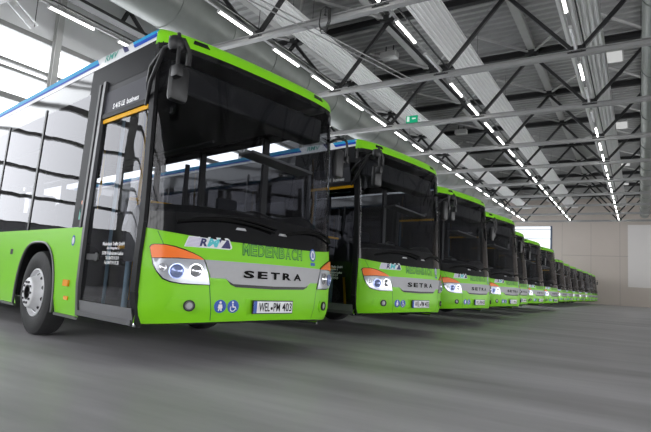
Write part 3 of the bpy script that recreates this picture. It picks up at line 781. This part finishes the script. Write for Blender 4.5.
# white ribbed radiant ceiling panels
for (ya, yb, z, lab) in ((2.32, 3.62, 11.0, 'white ribbed ceiling panel strip above the middle lamp row'), (7.50, 8.80, 11.0, 'white ribbed ceiling panel strip above the left lamp row and exit sign'), (-2.62, -1.28, 11.0, 'white ribbed ceiling panel strip above the right lamp row')):
    r = empty('radiant_panel', (0, (ya + yb) / 2, z)); tag(r, lab, 'ceiling panel', 'ribbed panels hung under the roof')
    w = (yb - ya) / 2; n = 7; pr = []
    for i in range(n):
        c = -w + (i + .5) * 2 * w / n; h = w / n
        pr += [(c - h * .98, .0), (c - h * .45, .0), (c - h * .35, -.035), (c + h * .35, -.035), (c + h * .45, .0)]
    pr = [(-w, .05)] + pr + [(w, 0), (w, .05)]
    m = MB(); m.add([(x, y, z) for y, z in pr for x in (2.0, 60.5)], [(2 * i, 2 * i + 1, 2 * i + 3, 2 * i + 2) for i in range(len(pr) - 1)]); m.box(2, 60.5, -w, w, .05, .07); m.build('panel_sheet', 'panel', r)
    x = 7.2
    for i in range(10):
        m = MB(); m.bar((x, -w * .8, .07), (x, -w * .8, 1.5), .012, .012); m.bar((x, w * .8, .07), (x, w * .8, 1.5), .012, .012); m.bar((x, -w, .09), (x, w, .09), .04, .04); m.build('hanger', 'steel_dk', r); x += 5.5

# lamp rows
def make_lamp(on=True):
    r = empty('ceiling_light')
    m = MB(); m.box(-.82, .82, -.055, .055, .0, .05, 0, .01); m.box(-.84, -.80, -.06, .06, -.06, .02); m.box(.80, .84, -.06, .06, -.06, .02); m.build('housing', 'steel_lt', r)
    m = MB(); m.tube([(-.79, 0, -.03), (.79, 0, -.03)], .036, 10); m.build('tube', 'tube' if on else 'white', r, True)
    return r
lamp0 = None
rows = [(13.35, 'far left lamp row by the windows', 4.45, 1), (8.15, 'left lamp row beside the wide duct', 4.45, 10), (3.08, 'middle lamp row', 4.45, 10), (-1.88, 'right lamp row', 9.95, 9)]
cnt = ['nearest', 'second', 'third', 'fourth', 'fifth', 'sixth', 'seventh', 'eighth', 'ninth', 'tenth', 'eleventh', 'twelfth', 'thirteenth', 'fourteenth', 'fifteenth', 'sixteenth', 'seventeenth', 'eighteenth', 'nineteenth', 'twentieth', 'twenty-first', 'twenty-second']
for y, nm, xs, nb in rows:
    n = 0
    for b in range(nb):
        for off in (1.9, 4.52):
            x = xs + b * 5.5 + off
            if xs < 5 and y < 9 and b == 0 and off < 2: continue
            dark = (y == 3.08 and abs(x - 14.47) < .1) or (y == -1.88 and min(abs(x - q) for q in (14.47, 19.97, 17.35 + 5.5)) < .1)
            if dark: l = make_lamp(False)
            elif lamp0 is None: l = lamp0 = make_lamp()
            else: l = copy_tree(lamp0)
            l.location = (x, y, 9.42)
            tag(l, ('unlit' if dark else 'white') + ' tube light, %s of the %s' % (cnt[n] if n == 0 else cnt[n] + ' from the camera', nm), 'ceiling light', 'tube lights of the ' + nm); n += 1
    m = MB(); m.box(xs - 1, 61, -.05, .05, 0, .05); m.box(xs - 1, 61, -.30, -.26, .02, .08, 1)
    o = tag(m.build('lamp_rail', ['steel', 'steel_dk']), 'thin grey rail carrying the ' + nm, 'lamp rail', 'rails of the ceiling lights'); o.location = (0, y, 9.475)
# round ducts
def duct(name, y, z, r, x0, x1, n, lab, mat='duct'):
    d = empty(name, (0, y, z)); tag(d, lab, 'air duct')
    m = MB(); m.lathe([(x0, 0), (x0, r), (x1, r), (x1, 0)], (0, 0, 0), 'x', 40); m.build('duct_pipe', mat, d, True)
    for i in range(n):
        x = x0 + (i + .5) * (x1 - x0) / n; q = MB(); q.lathe([(x - .03, r - .01), (x - .03, r + .03), (x + .03, r + .03), (x + .03, r - .01)], (0, 0, 0), 'x', 40); q.build('flange', mat, d)
    x = x0 + 2
    for i in range(8):
        q = MB(); q.bar((x, -r, 0), (x, -r, ZR - z - .1), .02, .02); q.bar((x, r, 0), (x, r, ZR - z - .1), .02, .02); q.build('hanger', 'steel_dk', d); x += (x1 - x0 - 3) / 8
    return d
duct('air_duct', 10.85, 10.45, 1.0, -6, 61, 26, 'wide round duct running above the bus fronts')
dd = duct('air_duct', -4.35, 10.0, .46, 4, 59.5, 20, 'narrower round duct at the right edge of the ceiling')
# exit sign hung from a truss
e = empty('exit_sign', (20.7, 6.56, 9.5)); tag(e, 'green exit sign hanging below the left ceiling panel', 'exit sign')
m = MB(); m.box(-.05, .05, -.32, .32, -.15, .22, 0, .01); m.build('sign_box', 'sign_green', e)
fl = lambda a, z: Vector((-.052, -a, z))
m = MB()
P_ = [(-.24, .05), (-.10, .05), (-.10, .09), (-.02, .02), (-.10, -.05), (-.10, -.01), (-.24, -.01)]
decal(m, fl, [(-x, z + .03) for x, z in P_][::-1], 0, 0, .2); decal(m, fl, [(-.26, -.10), (-.12, -.10), (-.12, .17), (-.26, .17)], 0, 0, .3); 
m.v = [(-.056, v[1], v[2]) for v in m.v]; m.build('sign_arrow', 'sign_white', e)
m = MB(); m.bar((0, -.25, .2), (0, -.25, .235), .012, .012); m.bar((0, .25, .2), (0, .25, .235), .012, .012); m.build('hanger', 'steel_dk', e)
# small boxes under the deck
for x, y, lab in ((18.0, 6.72, 'small grey box under the roof deck, nearer of the two'), (30.9, 7.15, 'small grey box under the roof deck, farther of the two')):
    b = empty('junction_box', (x, y, 11.9)); tag(b, lab, 'box', 'boxes under the roof deck')
    m = MB(); m.box(-.22, .22, -.42, .42, -.16, .16, 0, .03); m.build('box_body', 'steel_lt', b); m = MB(); m.bar((0, -.2, .16), (0, -.2, .5), .05, .05); m.bar((0, .2, .16), (0, .2, .5), .05, .05); m.build('bracket', 'steel_dk', b)
for x, y, lab in ((22.7, -2.72, 'nearest bright roof light box beside the right ceiling panel'), (33.8, -2.74, 'second bright roof light box beside the right ceiling panel'), (44.8, -2.72, 'third bright roof light box beside the right ceiling panel'), (53.9, -2.5, 'farthest bright roof light box beside the right ceiling panel')):
    b = empty('roof_light', (x, y, 12.2)); tag(b, lab, 'roof light', 'light boxes in the roof deck')
    m = MB(); m.box(-.75, .75, -.46, .46, .02, .3); m.build('curb', 'steel_lt', b); m = MB(); m.box(-.70, .70, -.42, .42, -.02, .02); m.build('diffuser', 'skylight', b)
# cable loop, conduits, ladder tray
m = MB()
for q in range(3):
    e_ = .025 * q; m.tube([(-.14 - e_, -.20 + e_, .30 - e_), (-.14 - e_, -.22 + e_, -.15), (-.14 - e_, -.08, -.52 + 2 * e_), (-.14 - e_, .10, -.50 + 2 * e_), (-.14 - e_, .22 - e_, -.15), (-.14 - e_, .18 - e_, .32 - e_), (-.14 - e_, .0, .42 - e_)], .014, 6, 0, True)
m.box(-.17, .0, -.02, .02, .10, .14); m.box(-.155, -.125, -.015, .015, .10, .42)
o = tag(m.build('hanging_cable', 'cable', None, True), 'loops of black cable hanging on the nearest truss', 'cable'); o.location = (9.95, 5.05, 9.30)
for y, yb, lab in ((6.58, 5.58, 'left one of two thin conduits under the nearest truss'), (6.27, 5.30, 'right one of two thin conduits under the nearest truss')):
    m = MB(); m.tube([(4.2, y + .95, 9.177), (7.4, y, 9.177), (11.1, yb, 9.177), (15.45, yb - 1.15, 9.177)], .022, 8); tag(m.build('conduit', 'steel', None, True), lab, 'conduit', 'conduits under the nearest truss')
l = empty('cable_ladder', (5.3, 14.5, 9.3)); tag(l, 'white cable ladder slanting down at the top left corner', 'cable ladder')
A = Vector((-.9, 0, .62)); B = Vector((.42, 0, -.28)); n = Vector((.11, 0, .10)); m = MB()
m.bar(A - n, B - n, .03, .05); m.bar(A + n, B + n, .03, .05); m.build('rail', 'white', l)
for i in range(9):
    c = A + (B - A) * (i + .5) / 9; m = MB(); m.bar(c - n, c + n, .03, .03); m.build('rung', 'white', l)
m = MB(); m.bar(A, A + Vector((0, 0, 2.4)), .02, .02); m.bar(B, B + Vector((0, 0, 3.1)), .02, .02); m.build('hanger', 'steel_dk', l)
m = MB(); m.box(-4, 60, -.22, .22, 0, .02); m.box(-4, 60, -.22, -.20, 0, .10); m.box(-4, 60, .20, .22, 0, .10)
o = tag(m.build('cable_tray', 'steel_dk'), 'dark cable tray between the window wall and the wide duct', 'cable tray'); o.location = (0, 12.2, 9.42)

# ------------------------------------------------------------------ camera, world, view
C0 = Vector((-2.9491253, -3.73885831, .83058743)); yaw, pit, rol, F = math.radians(30.36906), math.radians(6.69887), math.radians(3.43451), 500.9906
f = Vector((math.cos(yaw) * math.cos(pit), math.sin(yaw) * math.cos(pit), math.sin(pit))); r = Vector((math.sin(yaw), -math.cos(yaw), 0)); u = r.cross(f)
r2 = r * math.cos(rol) + u * math.sin(rol); u2 = u * math.cos(rol) - r * math.sin(rol)
cam = bpy.data.cameras.new('camera'); co = bpy.data.objects.new('camera', cam); COL.objects.link(co)
mt = Matrix((r2, u2, -f)).transposed().to_4x4(); mt.translation = C0; co.matrix_world = mt
cam.sensor_fit = 'HORIZONTAL'; cam.sensor_width = 36; cam.lens = F * 36 / 651; cam.clip_end = 400; cam.clip_start = .05
cam.shift_x = -(347.4056 - 325.5) / 651; cam.shift_y = (222.7327 - 216) / 651
SC.camera = co
w = bpy.data.worlds.new('world'); SC.world = w; w.use_nodes = True
w.node_tree.nodes['Background'].inputs[0].default_value = (.8, .88, 1, 1); w.node_tree.nodes['Background'].inputs[1].default_value = .6
SC.view_settings.view_transform = 'Standard'; SC.view_settings.look = 'None'; SC.view_settings.gamma = 1; SC.view_settings.use_curve_mapping = False
SC.view_settings.exposure = 0.85
cy = SC.cycles
cy.use_denoising = True; cy.max_bounces = 10; cy.transparent_max_bounces = 24; cy.diffuse_bounces = 4; cy.glossy_bounces = 5; cy.sample_clamp_indirect = 6; cy.use_light_tree = True
cy.caustics_reflective = False; cy.caustics_refractive = False
